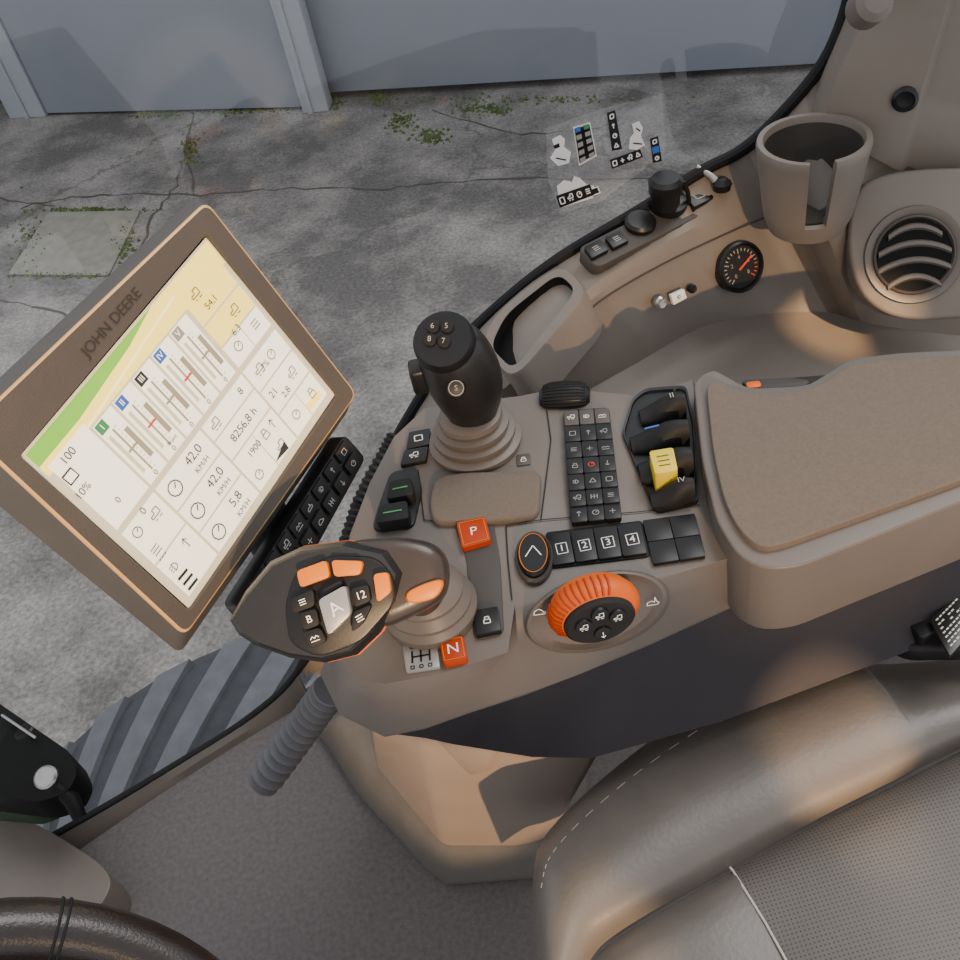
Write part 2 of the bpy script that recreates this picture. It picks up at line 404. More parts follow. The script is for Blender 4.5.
# side trim panel
ST=[((300,668),(318,676),.03,(326,682),.0),((352,530),(385,545),.30,(400,560),.27),((410,415),(450,430),.47,(470,440),.44),
((465,340),(505,385),.56,(530,420),.48),((520,287),(545,343),.60,(575,400),.48),((565,256),(592,293),.615,(640,366),.48),((640,210),(655,255),.62,(705,330),.48),
((700,172),(718,222),.62,(775,318),.48),((745,148),(768,198),.625,(830,318),.47),((793,102),(822,222),.645,(862,326),.455),((828,52),(880,178),.65,(904,336),.44),((850,-5),(975,185),.62,(985,345),.42),((862,-70),(1080,190),.60,(1080,345),.40)]
rows=[[],[],[],[],[],[],[]]
for w,e,ze,t,zt in ST:
    Wp=PG(w[0],w[1],.008);E=Z(e[0],e[1],ze);T=Z(t[0],t[1],zt)
    rows[0].append(Wp+V((0,0,-.03)));rows[1].append(Wp)
    rows[2].append(Wp.lerp(E,.92)+V((0,0,.003)));rows[3].append(E.lerp(T,.05))
    rows[4].append(E.lerp(T,.95));rows[5].append(T+V((0,-.022,0)))
    rows[6].append(T+V((0,-.13,0)) if zt>.3 and w[0]>460 else T+V((.01,-.02,0)))
rows.append([V((q.x,q.y,0)) for q in rows[6]])
mb=MB()
mb.loft([dens(r) for r in rows],taupe2,closed=False);wr=struct(mb.build('wall_right',ang=32))
sm_=dens([a.lerp(b_,.08)+V((0,-.0015,.0012)) for a,b_ in zip(rows[3],rows[4])][4:9],4)
MB().tube(sm_,.0012,cupin,6).build('panel_seam',wr)
# storage pocket in the ledge
plk=plane3(PG(520,287,.008),PG(565,256,.008),Z(592,293,.615))
pk=[(480,343),(500,308),(562,262),(590,292),(512,382)]
PH=.016
out=rnd([on(plk,x,y,PH) for x,y in pk],.03,5);inn=rnd([on(plk,x,y,PH) for x,y in ((490,347),(506,314),(558,273),(577,290),(513,370))],.02,5)
outl=[q-plk[1]*.06 for q in out]
MB().loft([outl,[q-plk[1]*.003 for q in out],scl(out,.98),inn],taupe2,True,False,False).build('storage_pocket',wr)
MB().loft([[q-plk[1]*.001 for q in inn],[q-plk[1]*.0145 for q in scl(inn,.97)]],blackd,True,False,True).build('pocket_painted_shade',wr)  # shallow floor blackened, painting in the shade of a deep pocket
# rear pillar
l1=[PG(x,y,.01) for x,y in ((800,122),(808,104),(822,70),(842,22),(850,-10),(858,-70))]
l1b=[YP(x,y,1.055) for x,y in ((822,128),(826,108),(838,74),(860,28),(872,-6),(880,-70))]
l2=[YP(x,y,1.01) for x,y in ((902,172),(908,150),(922,100),(936,50),(950,0),(960,-70))]
l3=[YP(x,y,1.0) for x,y in ((1010,205),(1010,190),(1018,120),(1022,60),(1030,0),(1040,-70))]
mb=MB().loft([dens(q) for q in (l1,l1b,[a.lerp(b_,.5)+V((0,-.008,0)) for a,b_ in zip(l1b,l2)],[a.lerp(b_,.93)+V((0,-.006,0)) for a,b_ in zip(l1b,l2)],l2,[q+V((.012,.01,0)) for q in l2],l3)],taupe2,closed=False)
struct(mb.build('trim_5',ang=50))
pp=plane3(l1b[2],l2[2],l2[3])
c=on(pp,905,100,.012);mb=MB();mb.lathe(c-pp[1]*.014,pp[1],[(.001,.0),(.0125,.0),(.0145,.014),(.011,.0175),(.009,.014),(.001,.013)],black,24)
tag(mb.build('round_plug'),'small black round plug in the taupe rear pillar','plug')
c=YP(872,4,.98);mb=MB().lathe(c,V((0,-.7,.5)),[(.001,-.02),(.02,-.02),(.02,.006),(.013,.012),(.001,.013)],taupe,20)
tag(mb.build('pillar_knob'),'round taupe cap at the top edge of the rear pillar','cap')
# ---------------------------------------------------------------- cup holder
ch=thing('cup_holder','round taupe cup holder with an open front slot by the rear pillar','cup holder',Z(812,142,.56))
zc=.74;cc=Z(814,138,zc);rc_=55*mpp(cc);ga_=math.atan2(-cc.y,-cc.x)+.20
def slotring(r,z,gap):
    n=48;return [V((cc.x,cc.y,z))+V((math.cos(a),math.sin(a),0))*r for a in [(ga_+gap+(2*math.pi-2*gap)*k/n) for k in range(n+1)]]
def arcring(r,z,gap):
    n=6;return [V((cc.x,cc.y,z))+V((math.cos(a),math.sin(a),0))*r for a in [(ga_-gap+2*gap*k/n) for k in range(n+1)]]
GP=.23
ri=[(.72,.628),(.82,.645),(.86,.66),(1.0,zc-.012),(1.02,zc-.005),(1.0,zc),(.90,zc),(.87,zc-.006),(.74,.665),(.62,.656)]
mb=MB();mb.loft([slotring(rc_*r,z,GP) for r,z in ri],taupe2,closed=False)
mb.loft([arcring(rc_*r,z,GP) for r,z in ((.72,.628),(.82,.645),(.84,.652),(.74,.654))],taupe2,closed=False)
for sg in (1,-1):
    a=ga_+GP*sg;d=V((math.cos(a),math.sin(a),0));b0=V((cc.x,cc.y,0))
    mb.poly([b0+d*rc_*r+V((0,0,z)) for r,z in ri],taupe2)
mb.build('cup_body',ch)
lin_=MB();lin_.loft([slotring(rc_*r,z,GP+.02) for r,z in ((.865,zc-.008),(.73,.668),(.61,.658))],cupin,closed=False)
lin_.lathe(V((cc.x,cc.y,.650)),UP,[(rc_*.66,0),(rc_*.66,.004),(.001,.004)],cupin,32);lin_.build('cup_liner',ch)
# ---------------------------------------------------------------- air vent
pv=(YP(915,255,.935),V((-.22,-.80,.55)).normalized())
av=thing('air_vent','round taupe air vent with dark curved louvers on the side panel','air vent',on(pv,915,310,-.02))
vp=[(849,215),(860,182),(900,170),(960,167),(1030,170),(1030,316),(960,318),(915,322),(880,313),(857,290),(848,250)]
MB().prism(rnd([on(pv,x,y,0) for x,y in vp],.04,5),pv[1],.05,taupe2,.005,3).build('vent_panel',av)
c=on(pv,914,255,.0);rr=48*mpp(c)
ey_=(UP-pv[1]*UP.dot(pv[1])).normalized();ex_=ey_.cross(pv[1])
if ex_.x<0: ex_=-ex_
def circ(c,r,h,n=40): return [c+pv[1]*h+ex_*math.cos(2*math.pi*k/n)*r+ey_*math.sin(2*math.pi*k/n)*r for k in range(n)]
MB().loft([circ(c,rr,0),circ(c,rr,.002),circ(c,rr*.98,.004),circ(c,rr*.88,.003),circ(c,rr*.82,.001)],taupe,True,False,False).build('vent_ring',av)
MB().loft([circ(c,rr*.82,.001),circ(c,rr*.80,.004),circ(c,rr*.77,.005),circ(c,rr*.74,.001)],taupeD,True,False,False).build('inner_ring',av)
MB().poly(circ(c,rr*.76,.0012),blackd).build('vent_cavity',av)
for k in range(4):
    y=(-.51+.34*k)*rr;hw=math.sqrt(max(1e-6,(.73*rr)**2-y*y))
    P=lambda t,dy,h:c+ex_*(hw*t)+ey_*(y+dy+.20*rr*(1-t*t)-.12*rr)+pv[1]*h
    ts=[-1+.2*i for i in range(11)]
    mb=MB().loft([[P(t,-.08*rr,.002) for t in ts],[P(t,-.04*rr,.0055) for t in ts],[P(t,.03*rr,.0045) for t in ts],[P(t,.06*rr,.0018) for t in ts]],taupe,closed=False);mb.build('louver',av)
# ---------------------------------------------------------------- gauge etc. on side face
pg=plane3(Z(718,222,.62),Z(768,198,.625),Z(775,318,.48))
c=on(pg,740,267,.006);r=25.5*mpp(c)
ga=thing('pressure_gauge','round black dial gauge with a red needle set in the side panel','gauge',c-pg[1]*.02)
ey_=(UP-pg[1]*UP.dot(pg[1])).normalized();ex_=ey_.cross(pg[1])
if ex_.x<0: ex_=-ex_
MB().lathe(c-pg[1]*.03,pg[1],[(r*.9,0),(r,.022),(r,.034),(r*.92,.037),(r*.84,.033),(r*.84,.028)],black,36).build('housing',ga)
mb=MB();fc=c+pg[1]*.0015
mb.lathe(fc-pg[1]*.003,pg[1],[(.0005,.0),(r*.83,.0),(r*.83,.0032),(.0005,.0034)],blackm,36)
for k in range(21):
    a=math.radians(225-13.5*k);d=ex_*math.cos(a)+ey_*math.sin(a)
    mb.line(fc+d*r*(.62 if k%5 else .54),fc+d*r*.74,r*.04,pg[1],redp if k>16 else greyp,.0008)
for k,t_ in enumerate(('0','2','4','6','8')):
    a=math.radians(225-67.5*k);mb.text(t_,fc+(ex_*math.cos(a)+ey_*math.sin(a))*r*.4,ex_,pg[1],r*.22,greyp,.0008)
mb.build('dial_face',ga)
MB().path([fc-ex_*r*.1-ey_*r*.08,fc+ex_*r*.55+ey_*r*.3],r*.09,pg[1],redp,lift=.0018).build('needle',ga)
p2=plane3(Z(655,255,.62),Z(718,222,.62),Z(740,324,.48))
for (x,y,rp,mm,lab) in ((661,303,7,steel,'larger steel screw head left of the small white label'),(693,289,4.5,blackm,'small dark knob right of the small white label')):
    c=on(p2,x,y,.005);r=rp*mpp(c)
    mb=MB().lathe(c-p2[1]*.006,p2[1],[(r*.9,0),(r,.003),(r,.006),(r*.7,.009),(r*.4,.008),(.0004,.008)],mm,20)
    tag(mb.build('screw'),lab,'screw',None)
mb=key(None,'x',[(671,295),(684,289),(687,298),(674,305)],p2,.001,.006,white,'lamp',black,.0005,.001,mb=MB())
tag(mb.build('label_plate'),'tiny white label with a black symbol on the side panel face','label')
# ---------------------------------------------------------------- outlet strip
po=plane3(PG(640,212,.008),Z(655,255,.62),Z(718,222,.62));po=(po[0]+po[1]*.006,po[1])
op=thing('outlet_panel','dark strip of sockets and switches along the window ledge','switch panel',on(po,660,235,-.01))
MB().prism(rnd([on(po,x,y,.003) for x,y in ((577,248),(735,168),(756,186),(597,268))],.012,4),po[1],.02,sillm,.002).build('panel_plate',op)
for c4 in ([(584,247),(600,239),(609,249),(592,258)],[(605,237),(620,230),(629,240),(613,248)]):
    key(op,'rocker_switch',c4,po,.002,.009,black,'lines',greyp)
key(op,'square_switch',[(682,192),(702,183),(714,197),(694,207)],po,.002,.013,black,'box',greyp)
c=on(po,640,225,.003);MB().lathe(c,po[1],[(.020,0),(.020,.006),(.017,.010),(.001,.011)],black,24).build('socket_cap',op)
c=on(po,668,206,.003);MB().lathe(c,po[1],[(.024,0),(.024,.010),(.019,.012),(.001,.012)],black,24).build('socket_ring',op)
c=on(po,722,187,.003);MB().lathe(c,po[1],[(.020,0),(.020,.006),(.014,.010),(.014,.014),(.001,.015)],black,24).build('round_socket',op)
c=on(po,665,206,.017);pgd=thing('power_plug','black power plug standing up in the ledge socket','plug',c)
MB().lathe(c,(UP+po[1]*.4).normalized(),[(.0165,0),(.0185,.005),(.0185,.018),(.021,.022),(.0215,.036),(.017,.041),(.001,.042)],black,24).build('plug_body',pgd)
MB().tube([c+V((.014,.0,.028)),c+V((.026,.004,.024)),c+V((.032,.006,.008)),c+V((.034,.008,-.01))],.003,black,10).build('plug_lead',pgd)
c=on(po,722,187,.021);mb=MB().tube([c,c+V((-.012,.010,.014)),c+V((-.026,.022,.024))],[.006,.004,.003],silver,10)
mb.lathe(c,UP,[(.011,-.003),(.012,.006),(.006,.012),(.001,.0125)],black,16)
tag(mb.build('adapter_jack'),'thin grey jack lead pushed into the round socket nearest the cup holder','jack')
# ---------------------------------------------------------------- decals on the glass
fpx=[(546,128),(604,108),(662,94),(666,150),(640,172),(603,200),(560,214),(548,180)]
tag(MB().poly([PG(x,y,.002) for x,y in fpx],film).build('clear_film'),'clear film sheet on the side glass carrying the safety stickers','film')
def decal(lab,shapes):
    x0,y0=shapes[0][1][0]
    pl=plane3(PG(x0,y0,.006),PG(x0+25,y0,.006),PG(x0,y0+25,.006));mb=MB();h=0
    for sh in shapes:
        if sh[0]=='p': mb.poly([on(pl,x,y,h) for x,y in sh[1]],sh[2]);h+=.0006
        elif sh[0]=='g':
            c4=sh[1];t=[on(pl,x,y,h) for x,y in c4];c=sum(t,V((0,0,0)))/4
            glyph(mb,sh[3],c,(t[1]-t[0]),(t[0]-t[3]),pl[1],sh[2],.0016)
        elif sh[0]=='l': mb.path([on(pl,x,y,h) for x,y in sh[1]],.0016,pl[1],sh[2])
    tag(mb.build('safety_sticker'),lab,'sticker','safety stickers on the side glass')
def strip(x0,y0,x1,y1,x2,y2,x3,y3): return [(x0,y0),(x1,y1),(x2,y2),(x3,y3)]
decal('white seated-figure sticker, leftmost on the glass',[('p',[(552,139),(560,135),(565,139),(564,147),(571,152),(569,163),(558,166),(550,158),(555,150)],white),('p',[(553,146),(559,143),(560,147),(555,149)],black),('l',[(556,158),(566,160)],black)])
c4=strip(573,127,590,122,597,156,579,166)
decal('tall black panel sticker with white and green blocks beside the seated figure',[('p',c4,white),('p',sub(c4,0,1,0,1,.06),black)]+[('p',sub(c4,i,2,j,5,.2),greenp if (i,j)==(1,0) else bluep if (i,j)==(0,0) else greyp) for i in range(2) for j in range(5)])
c4=strip(607,113,615,110,622,149,612,151)
decal('narrow upright black pictogram sticker',[('p',c4,black)]+[('g',sub(c4,0,1,j,4,.2),white,k) for j,k in enumerate(('box','up','circ','tri'))])
decal('white bending-figure sticker near the narrow black strips',[('p',[(632,124),(639,121),(643,128),(641,136),(645,145),(637,150),(629,149),(630,138),(634,133)],white),('l',[(636,128),(640,131)],black),('l',[(633,143),(642,144)],black)])
c4=strip(610,160,640,149,643,157,612,169)
decal('long slanted black pictogram sticker under the other strips',[('p',c4,black)]+[('g',sub(c4,i,4,0,1,.15),white,k) for i,k in enumerate(('box','cross','trac','tri'))])
c4=strip(556,196,590,184,594,195,560,208)
decal('wide white and black figure sticker, lowest on the glass',[('p',[(557,186),(564,180),(572,182),(574,176),(580,178),(586,184),(594,186),(593,198),(560,208)],white),('p',c4,black)]+[('g',sub(c4,i,4,0,1,.15),white,k) for i,k in enumerate(('box','trac','circ','lines'))])
c4=strip(650,139,658,136,662,161,653,163)
decal('small black and blue pictogram sticker, rightmost on the glass',[('p',c4,black),('p',sub(c4,0,1,1,3,.1),bluep),('g',sub(c4,0,1,0,3,.2),white,'box'),('g',sub(c4,0,1,2,3,.2),white,'circ')])
c4=strip(590,189,598,186,601,193,593,196)
decal('tiny white-edged square sticker beside the lowest figure sticker',[('p',c4,white),('p',sub(c4,0,1,0,1,.15),black)])
# ================================================================ ARMREST CONSOLE
con=thing('armrest_console','taupe armrest control console covered in buttons beside the driver seat','control console',Z(560,640,.48))
PT=(V((0,0,.65)),UP)
AB=[((345,660),(320,674)),((345,600),None),((350,535),None),((370,483),None),((394,437),None),((425,408),None),((520,396),None),((560,388),None),((640,396),None),((692,380),None),((706,465),None),
((738,556),(775,588)),((700,566),(735,606)),((640,582),(650,645)),((560,596),(580,674)),((515,604),(525,695)),((508,652),(470,713)),((440,674),(425,729)),((385,684),(385,737)),((360,680),(340,715))]
A=[Z(a[0],a[1],.65) for a,_ in AB];cA=sum(A,V((0,0,0)))/len(A)
B=[Z(b_[0],b_[1],.585) if b_ else (a+(a-cA).normalized()*.012-V((0,0,.065))) for a,(_,b_) in zip(A,AB)]
A2=[a.lerp(b_,.10) for a,b_ in zip(A,B)];A2=[V((q.x,q.y,.6485)) for q in A2]
A3=[V((a.x*.45+b_.x*.55,a.y*.45+b_.y*.55,.630)) for a,b_ in zip(A,B)]
B2=[a.lerp(b_,.95) for a,b_ in zip(A3,B)];C_=[b_.lerp(V((cA.x,cA.y,.56)),.12)-V((0,0,.02)) for b_ in B]
MB().loft([C_,B,B2,A3,A2,A],taupe).build('body',con,ang=50)
tp_=[(385,737),(425,729),(520,697),(620,657),(775,588),(960,505),(1040,470)]
bt_=[(425,738),(452,744),(532,757),(592,758),(720,722),(880,662),(1040,600)]
t1=[Z(x,y,.584) for x,y in tp_];b1=[Z(x,y,.49) for x,y in bt_]
t1=[q+V((0,.004,0)) for q in t1]
rt=t1+[q+V((.03,.16,0)) for q in t1[::-1]];rb=b1+[q+V((.03,.13,0)) for q in b1[::-1]]
MB().loft([rb,rt],skirt).build('side_skirt',con,ang=25)
# armrest
arm=[(693,380),(712,368),(724,374),(748,388),(808,385),(850,358),(900,352),(1030,346),(1030,474),(960,502),(800,566),(764,569),(738,556),(716,520),(702,460)]
at=rnd([Z(x,y,.675) for x,y in arm],.012,3)
mb=MB().prism(at,UP,.085,taupe,.016,6);ar=mb.build('armrest_base',con,ang=50)
fab=[(706,384),(716,379),(745,394),(812,391),(852,362),(1030,350),(1030,452),(960,480),(774,547),(756,545),(738,528),(724,500),(713,450)]
ft=rnd([Z(x,y,.682) for x,y in fab],.02,4)
MB().prism(ft,UP,.02,fabric,.0085,5).build('armrest_pad',con,ang=50,label='taupe suede armrest pad')
sl=[(740,380),(750,389),(806,386),(811,380),(790,377)]
MB().prism(rnd([Z(x,y,.668) for x,y in sl],.006,3),UP,.02,cupin,.002).build('armrest_recess',con)
MB().prism(rnd([Z(x,y,.675) for x,y in ((745,382),(760,380),(762,386),(748,388))],.004,3),UP,.01,orange,.002).build('release_button',con,label='orange release button')
for gp_ in (((546,404),(551,440),(548,465),(541,520),(506,526),(508,560),(512,600)),((541,520),(640,512),(700,505)),((418,470),(424,520),(455,524))):
    MB().path([Z(x,y,.6512) for x,y in gp_],.0012,UP,blackm).build('panel_gap',con)
wp=rnd([on(PT,x,y,.008) for x,y in ((434,476),(462,471),(541,469),(539,514),(500,520),(432,522),(428,500))],.012,4)
MB().prism(wp,UP,.01,fabric2,.004,3).build('wrist_pad',con,label='taupe fabric wrist pad')
for c4,s in (([(409,432),(430,428),(429,444),(406,449)],'box'),([(404,450),(428,446),(426,460),(400,465)],'trac')):
    key(con,'key',c4,PT,.0,.005,black,s,gs=.5)
key(con,'key',[(516,455),(530,453),(531,464),(517,466)],PT,0,.0012,taupeD,'lock',white,.0003)
lc=[(376,512),(390,472),(417,466),(422,490),(413,527),(372,530)]
MB().prism(rnd([on(PT,x,y,.003) for x,y in lc],.008,4),UP,.006,black,.001).build('switch_recess',con)
for c4 in ([(389,481),(411,477),(414,494),(386,499)],[(379,505),(407,500),(409,518),(375,523)]):
    mb=MB();key(None,'',c4,PT,.002,.016,blackm,None,None,.005,.004,mb=mb)
    q=[on(PT,*bil(c4,u,v),.0165) for u,v in ((.2,.46),(.8,.44),(.8,.52),(.2,.54))];mb.poly(q,greenp);mb.build('rocker_switch',con)
MB().prism(rnd([on(PT,x,y,.002) for x,y in ((452,520),(492,513),(500,560),(504,634),(474,640),(470,600),(466,556))],.008,4),UP,.004,sillm,.001).build('lever_surround',con)
def outl_btn(name,c4,t_,lab):
    mb=MB();key(None,'',c4,PT,-.003,.008,orangeP,None,None,.0015,.003,mb=mb)
    q=[on(PT,*bil(c4,u,v),.008) for u,v in ((.08,.08),(.92,.08),(.92,.92),(.08,.92))]
    mb.path(q,.0007,UP,amber,True);cc_=sum(q,V((0,0,0)))/4;mb.text(t_,cc_,q[1]-q[0],UP,.014,white);mb.build(name,con,label=lab)
outl_btn('park_button',[(456,522),(485,516),(491,540),(462,548)],'P','orange park button')
outl_btn('neutral_button',[(439,640),(463,635),(467,658),(443,663)],'N','orange neutral button')
key(con,'key',[(473,610),(498,606),(501,630),(476,635)],PT,.001,.007,black,'lock',gs=.45)
mb=MB();key(None,'',[(402,645),(436,639),(440,667),(406,672)],PT,-.006,.003,silver,None,mb=mb,bev=.0004,r=.002)
c=on(PT,421,656,.003);e_=(on(PT,436,653,.003)-on(PT,406,658,.003)).normalized()
glyph(mb,'shift',c,e_*.021,UP.cross(e_)*.017,UP,blackm,.0016)
for (a,b_) in ((-.35,.6),(.0,.6),(.35,.6),(-.35,-.6),(0,-.6),(.35,-.6)): glyph(mb,'box',c+e_*.021*a+UP.cross(e_)*.017*b_,e_*.004,UP.cross(e_)*.004,UP,blackm,.0008)
mb.build('gear_pattern_plate',con)
# thumbwheel
c=on(PT,565,398,.0);ax=(Z(595,395,.65)-Z(535,398,.65)).normalized()
tw=[(.001,0),(.009,0),(.0135,.004),(.0162,.011),(.0172,.026),(.0162,.041),(.0135,.048),(.009,.052),(.001,.052)]
mb=MB();mb.lathe(c-ax*.026,ax,tw,black,30)
e1=ax.cross(UP).normalized()
for k in range(30):
    a=2*math.pi*k/30;d=e1*math.cos(a)+UP*math.sin(a)
    mb.tube([c+ax*(h-.026)+d*rr_ for rr_,h in tw[2:7]],.0011,blackm,5)
mb.build('thumbwheel',con)
# centre keypad
k4=[(563,410),(609,407),(622,518),(571,523)]
kp=MB().prism(rnd([on(PT,x,y,.0045) for x,y in k4],.006,4),UP,.0065,black,.001).build('keypad',con)
for i,s_ in enumerate(('trac','lamp','zig')): key(kp,'key',sub(k4,i,3,0,7,.04),PT,.002,.008,taupeD,s_)
sy=['box','up','trac','lines','cross','zig','lock','circ','down','lamp','tri','box','trac','shift','lines','up','circ','cross']
for j in range(1,7):
    for i in range(3): key(kp,'key',sub(k4,i,3,j,7,.02),PT,.002,.0075+.0025*math.sin(j/6*3.1),black,sy[(j-1)*3+i],redp if (i,j)==(1,3) else greyp,gs=.55,bev=.0009)
# lever bay with four paddles
bay=[(622,432),(632,398),(645,388),(686,385),(694,420),(699,502),(655,512),(644,485)]
br=rnd([on(PT,x,y,.004) for x,y in bay],.008,4)
MB().loft([[q-UP*.006 for q in br],br,[q-UP*.0005 for q in scl(br,.95)],[q-UP*.003 for q in scl(br,.93)]],black).build('lever_bay',con)
for c4,mm,s in (([(638,399),(683,393),(686,410),(641,418)],blackm,None),([(628,426),(687,418),(689,438),(633,446)],blackm,bluep),([(636,452),(690,445),(693,468),(642,477)],blackm,'y'),([(648,483),(692,477),(695,495),(653,502)],blackm,None)):
    t=[on(PT,*q,.016) for q in c4];mid=lambda a,b_:(a+b_)/2
    le,ri_=mid(t[0],t[3]),mid(t[1],t[2]);d=(ri_-le).normalized();L_=(ri_-le).length;wv=UP.cross(d);hw=(t[0]-t[3]).length/2
    rings=[]
    for q in range(9):
        f=q/8;hgt=.006+.015*math.sin(f*math.pi*.62)**2+.004*f;ww=hw*(.72+.28*math.sin(math.pi*min(1,f*1.15)))
        cen=le+d*L_*f-UP*.014
        rings.append([cen+wv*ww*math.cos(a)*(1)+UP*(hgt*max(0,math.sin(a))**.7) for a in [math.pi*i/10 for i in range(11)]]+[cen-wv*ww*.9-UP*.004,cen+wv*ww*.9-UP*.004])
    pm_=MB().loft(rings,mm)
    if s is None: pm_.text('II' if c4[0][0]<640 else 'IV',le+d*L_*.72+UP*.0095,d,UP,hw*.7,greyp,.001)
    if s==bluep:
        pm_.path([le+d*L_*.25+UP*.0065,le+d*L_*.5+UP*.0085],.002,UP,bluep)
    po_=pm_.build('control_paddle',con,ang=50)
    if s=='y':
        yc=[(649,451),(673,447),(678,470),(655,474)]
        mb=MB();key(None,'',yc,PT,.004,.0285,yellow,None,None,.004,.003,mb=mb)
        for k in (.3,.5,.7): mb.line(on(PT,*bil(yc,.25,k),.0287),on(PT,*bil(yc,.75,k),.0287),.0011,UP,scrk,.0003)
        mb.build('yellow_sleeve',po_)
# number keys
MB().prism(rnd([on(PT,x,y,.002) for x,y in ((545,532),(642,520),(650,556),(551,568))],.004,3),UP,.004,blackm,.0008).build('number_key_strip',con)
for t_,c4 in (('1',[(548,534),(569,531.5),(575,562),(553,565)]),('2',[(570,531),(592,528),(598,559),(576,562)]),('3',[(593,528),(616,525),(622,556),(599,559)]),('4',[(617,525),(640,522),(647,553),(623,556)])):
    mb=MB();key(None,'',c4,PT,.0,.005,black,None,mb=mb,bev=.0008)
    t=[on(PT,*bil(c4,u,v),.005) for u,v in ((.26,.36),(.76,.34),(.78,.67),(.30,.69))]
    mb.path(t,.0007,UP,white,True);c=sum(t,V((0,0,0)))/4;mb.text(t_,c,t[1]-t[0],UP,.0105,white);mb.build('number_key',con)
m4=[(642,520),(695,513),(706,556),(653,564)]
mp=MB().prism(rnd([on(PT,x,y,.002) for x,y in m4],.004,3),UP,.004,blackm,.0008).build('blank_keypad',con)
for i in range(2):
    for j in range(2): key(mp,'key',sub(m4,i,2,j,2,.015),PT,.001,.0045,black,bev=.0006,r=.001)
# oval button
c=on(PT,534,557,.004);r1,r2=19*mpp(c),27*mpp(c)*1.25
xa=(Z(552,554,.65)-Z(516,558,.65)).normalized();ya=UP.cross(xa)
el=lambda k,h:[c+UP*h+xa*math.cos(a*2*math.pi/32)*r1*k+ya*math.sin(a*2*math.pi/32)*r2*k for a in range(32)]
MB().loft([el(1,-.006),el(1.0,.001),el(.94,.003),el(.86,.0015)],taupeD,cap0=False).build('oval_bezel',con)
mb=MB().loft([el(.86,-.002),el(.84,.004),el(.76,.006)],black);mb.path(el(.74,.006),.0006,UP,amber,True)
mb.path([c+UP*.006+xa*a+ya*b_ for a,b_ in ((-.007,-.004),(0,.008),(.007,-.004))],.001,UP,white);mb.build('oval_button',con)
# orange dial wheel in an oval recess
ps=plane3(A3[13],A3[15],B[14])
rcx,rcy=597,612
eo=lambda k,h:[on(ps,rcx+70*k*math.cos(a*2*math.pi/40),rcy+38*k*math.sin(a*2*math.pi/40)-14*k*math.cos(a*2*math.pi/40),h) for a in range(40)]
MB().loft([eo(1.04,-.004),eo(1.0,.006),eo(.95,.0075),eo(.90,.006),eo(.8,.003)],taupe,True,False,True).build('dial_recess',con)
dn=V((.06,-.985,.16)).normalized();dc=Z(599,619,.668);dr=35*mpp(dc)
dl=MB();prof=[(.001,-.028),(dr*1.18,-.028),(dr*1.33,-.019),(dr*1.36,-.013),(dr*1.28,-.006),(dr*1.06,-.0005),(dr*1.0,0),(.001,0)]
e1=dn.cross(UP).normalized();e2=e1.cross(dn)
if e1.x<0: e1=-e1
if e2.z<0: e2=-e2
FL=.74
def dring(r,h,n=64): return [dc+dn*h+e1*math.cos(2*math.pi*k/n)*r+e2*math.sin(2*math.pi*k/n)*r*FL for k in range(n)]
dl.loft([dring(r,h) for r,h in prof],orange);dial=dl.build('speed_dial',con,label='ribbed orange speed dial')
mb=MB()
for k in range(16):
    a=math.radians(68+k*9);d=e1*math.cos(a)+e2*math.sin(a)*FL
    mb.tube([dc+dn*h+d*rr_ for rr_,h in ((dr*1.32,-.0205),(dr*1.37,-.013),(dr*1.29,-.006),(dr*1.09,-.0012))],.0012,orangeP,6)
mb.build('dial_ribs',dial)
mb=MB().loft([dring(r,h) for r,h in ((.001,-.002),(dr*1.05,-.002),(dr*1.05,.003),(dr*.97,.005),(.001,.0055))],blackm);mb.build('dial_face',dial)
for (a,b_,s) in ((-.50,.10,'trac'),(.0,.37,'trac'),(.50,.12,'trac'),(.0,-.36,'down')):
    q=dc+e1*a*dr+e2*b_*dr+dn*.0055
    mb=MB().lathe(q,dn,[(.001,0),(dr*.26,0),(dr*.24,.002),(.001,.0025)],black,18)
    glyph(mb,s,q+dn*.0026,e1*dr*.28,e2*dr*.28,dn,white,.0007);mb.build('dial_button',dial)
for (x,y,kd) in ((539,612,'shell'),(653,602,'hare')):
    mb=MB();glyph(mb,kd,on(ps,x,y,.0085),xa*.012,ps[1].cross(xa)*.012,ps[1],white,.0008);mb.build('speed_symbol',con)
# ================================================================ JOYSTICK
jb=Z(476,442,.651);js=thing('joystick','black joystick with numbered thumb buttons standing in a taupe bellows boot','joystick',jb)
mb=MB().lathe(jb,UP,[(.001,0),(.046,0),(.047,.006),(.040,.009),(.042,.013),(.042,.017),(.035,.019),(.037,.023),(.037,.027),(.030,.029),(.032,.033),(.031,.038),(.024,.042),(.001,.043)],taupe,36);mb.build('bellows_boot',js)
hp=[(473,425,.672,.022),(472,412,.69,.0245),(470,398,.708,.031),(466,382,.728,.0355),(458,364,.752,.036),(451,349,.773,.032),(448,342,.782,.028)]
hb=MB().tube(dens([Z(x,y,z) for x,y,z,r in hp],3),dens([r for *_,r in hp],3),rubber,28)
hd=hb.build('handle',js)
tc_=Z(443,340,.793);tn=(CAM-tc_).normalized().lerp(V((-.3,.2,.9)).normalized(),.35).normalized()
MB().lathe(tc_-tn*.018,tn,[(.026,-.006),(.0285,.006),(.0285,.015),(.0255,.020),(.001,.021)],black,30).build('head_cap',js)
tpn=(tc_+tn*.0032,tn)
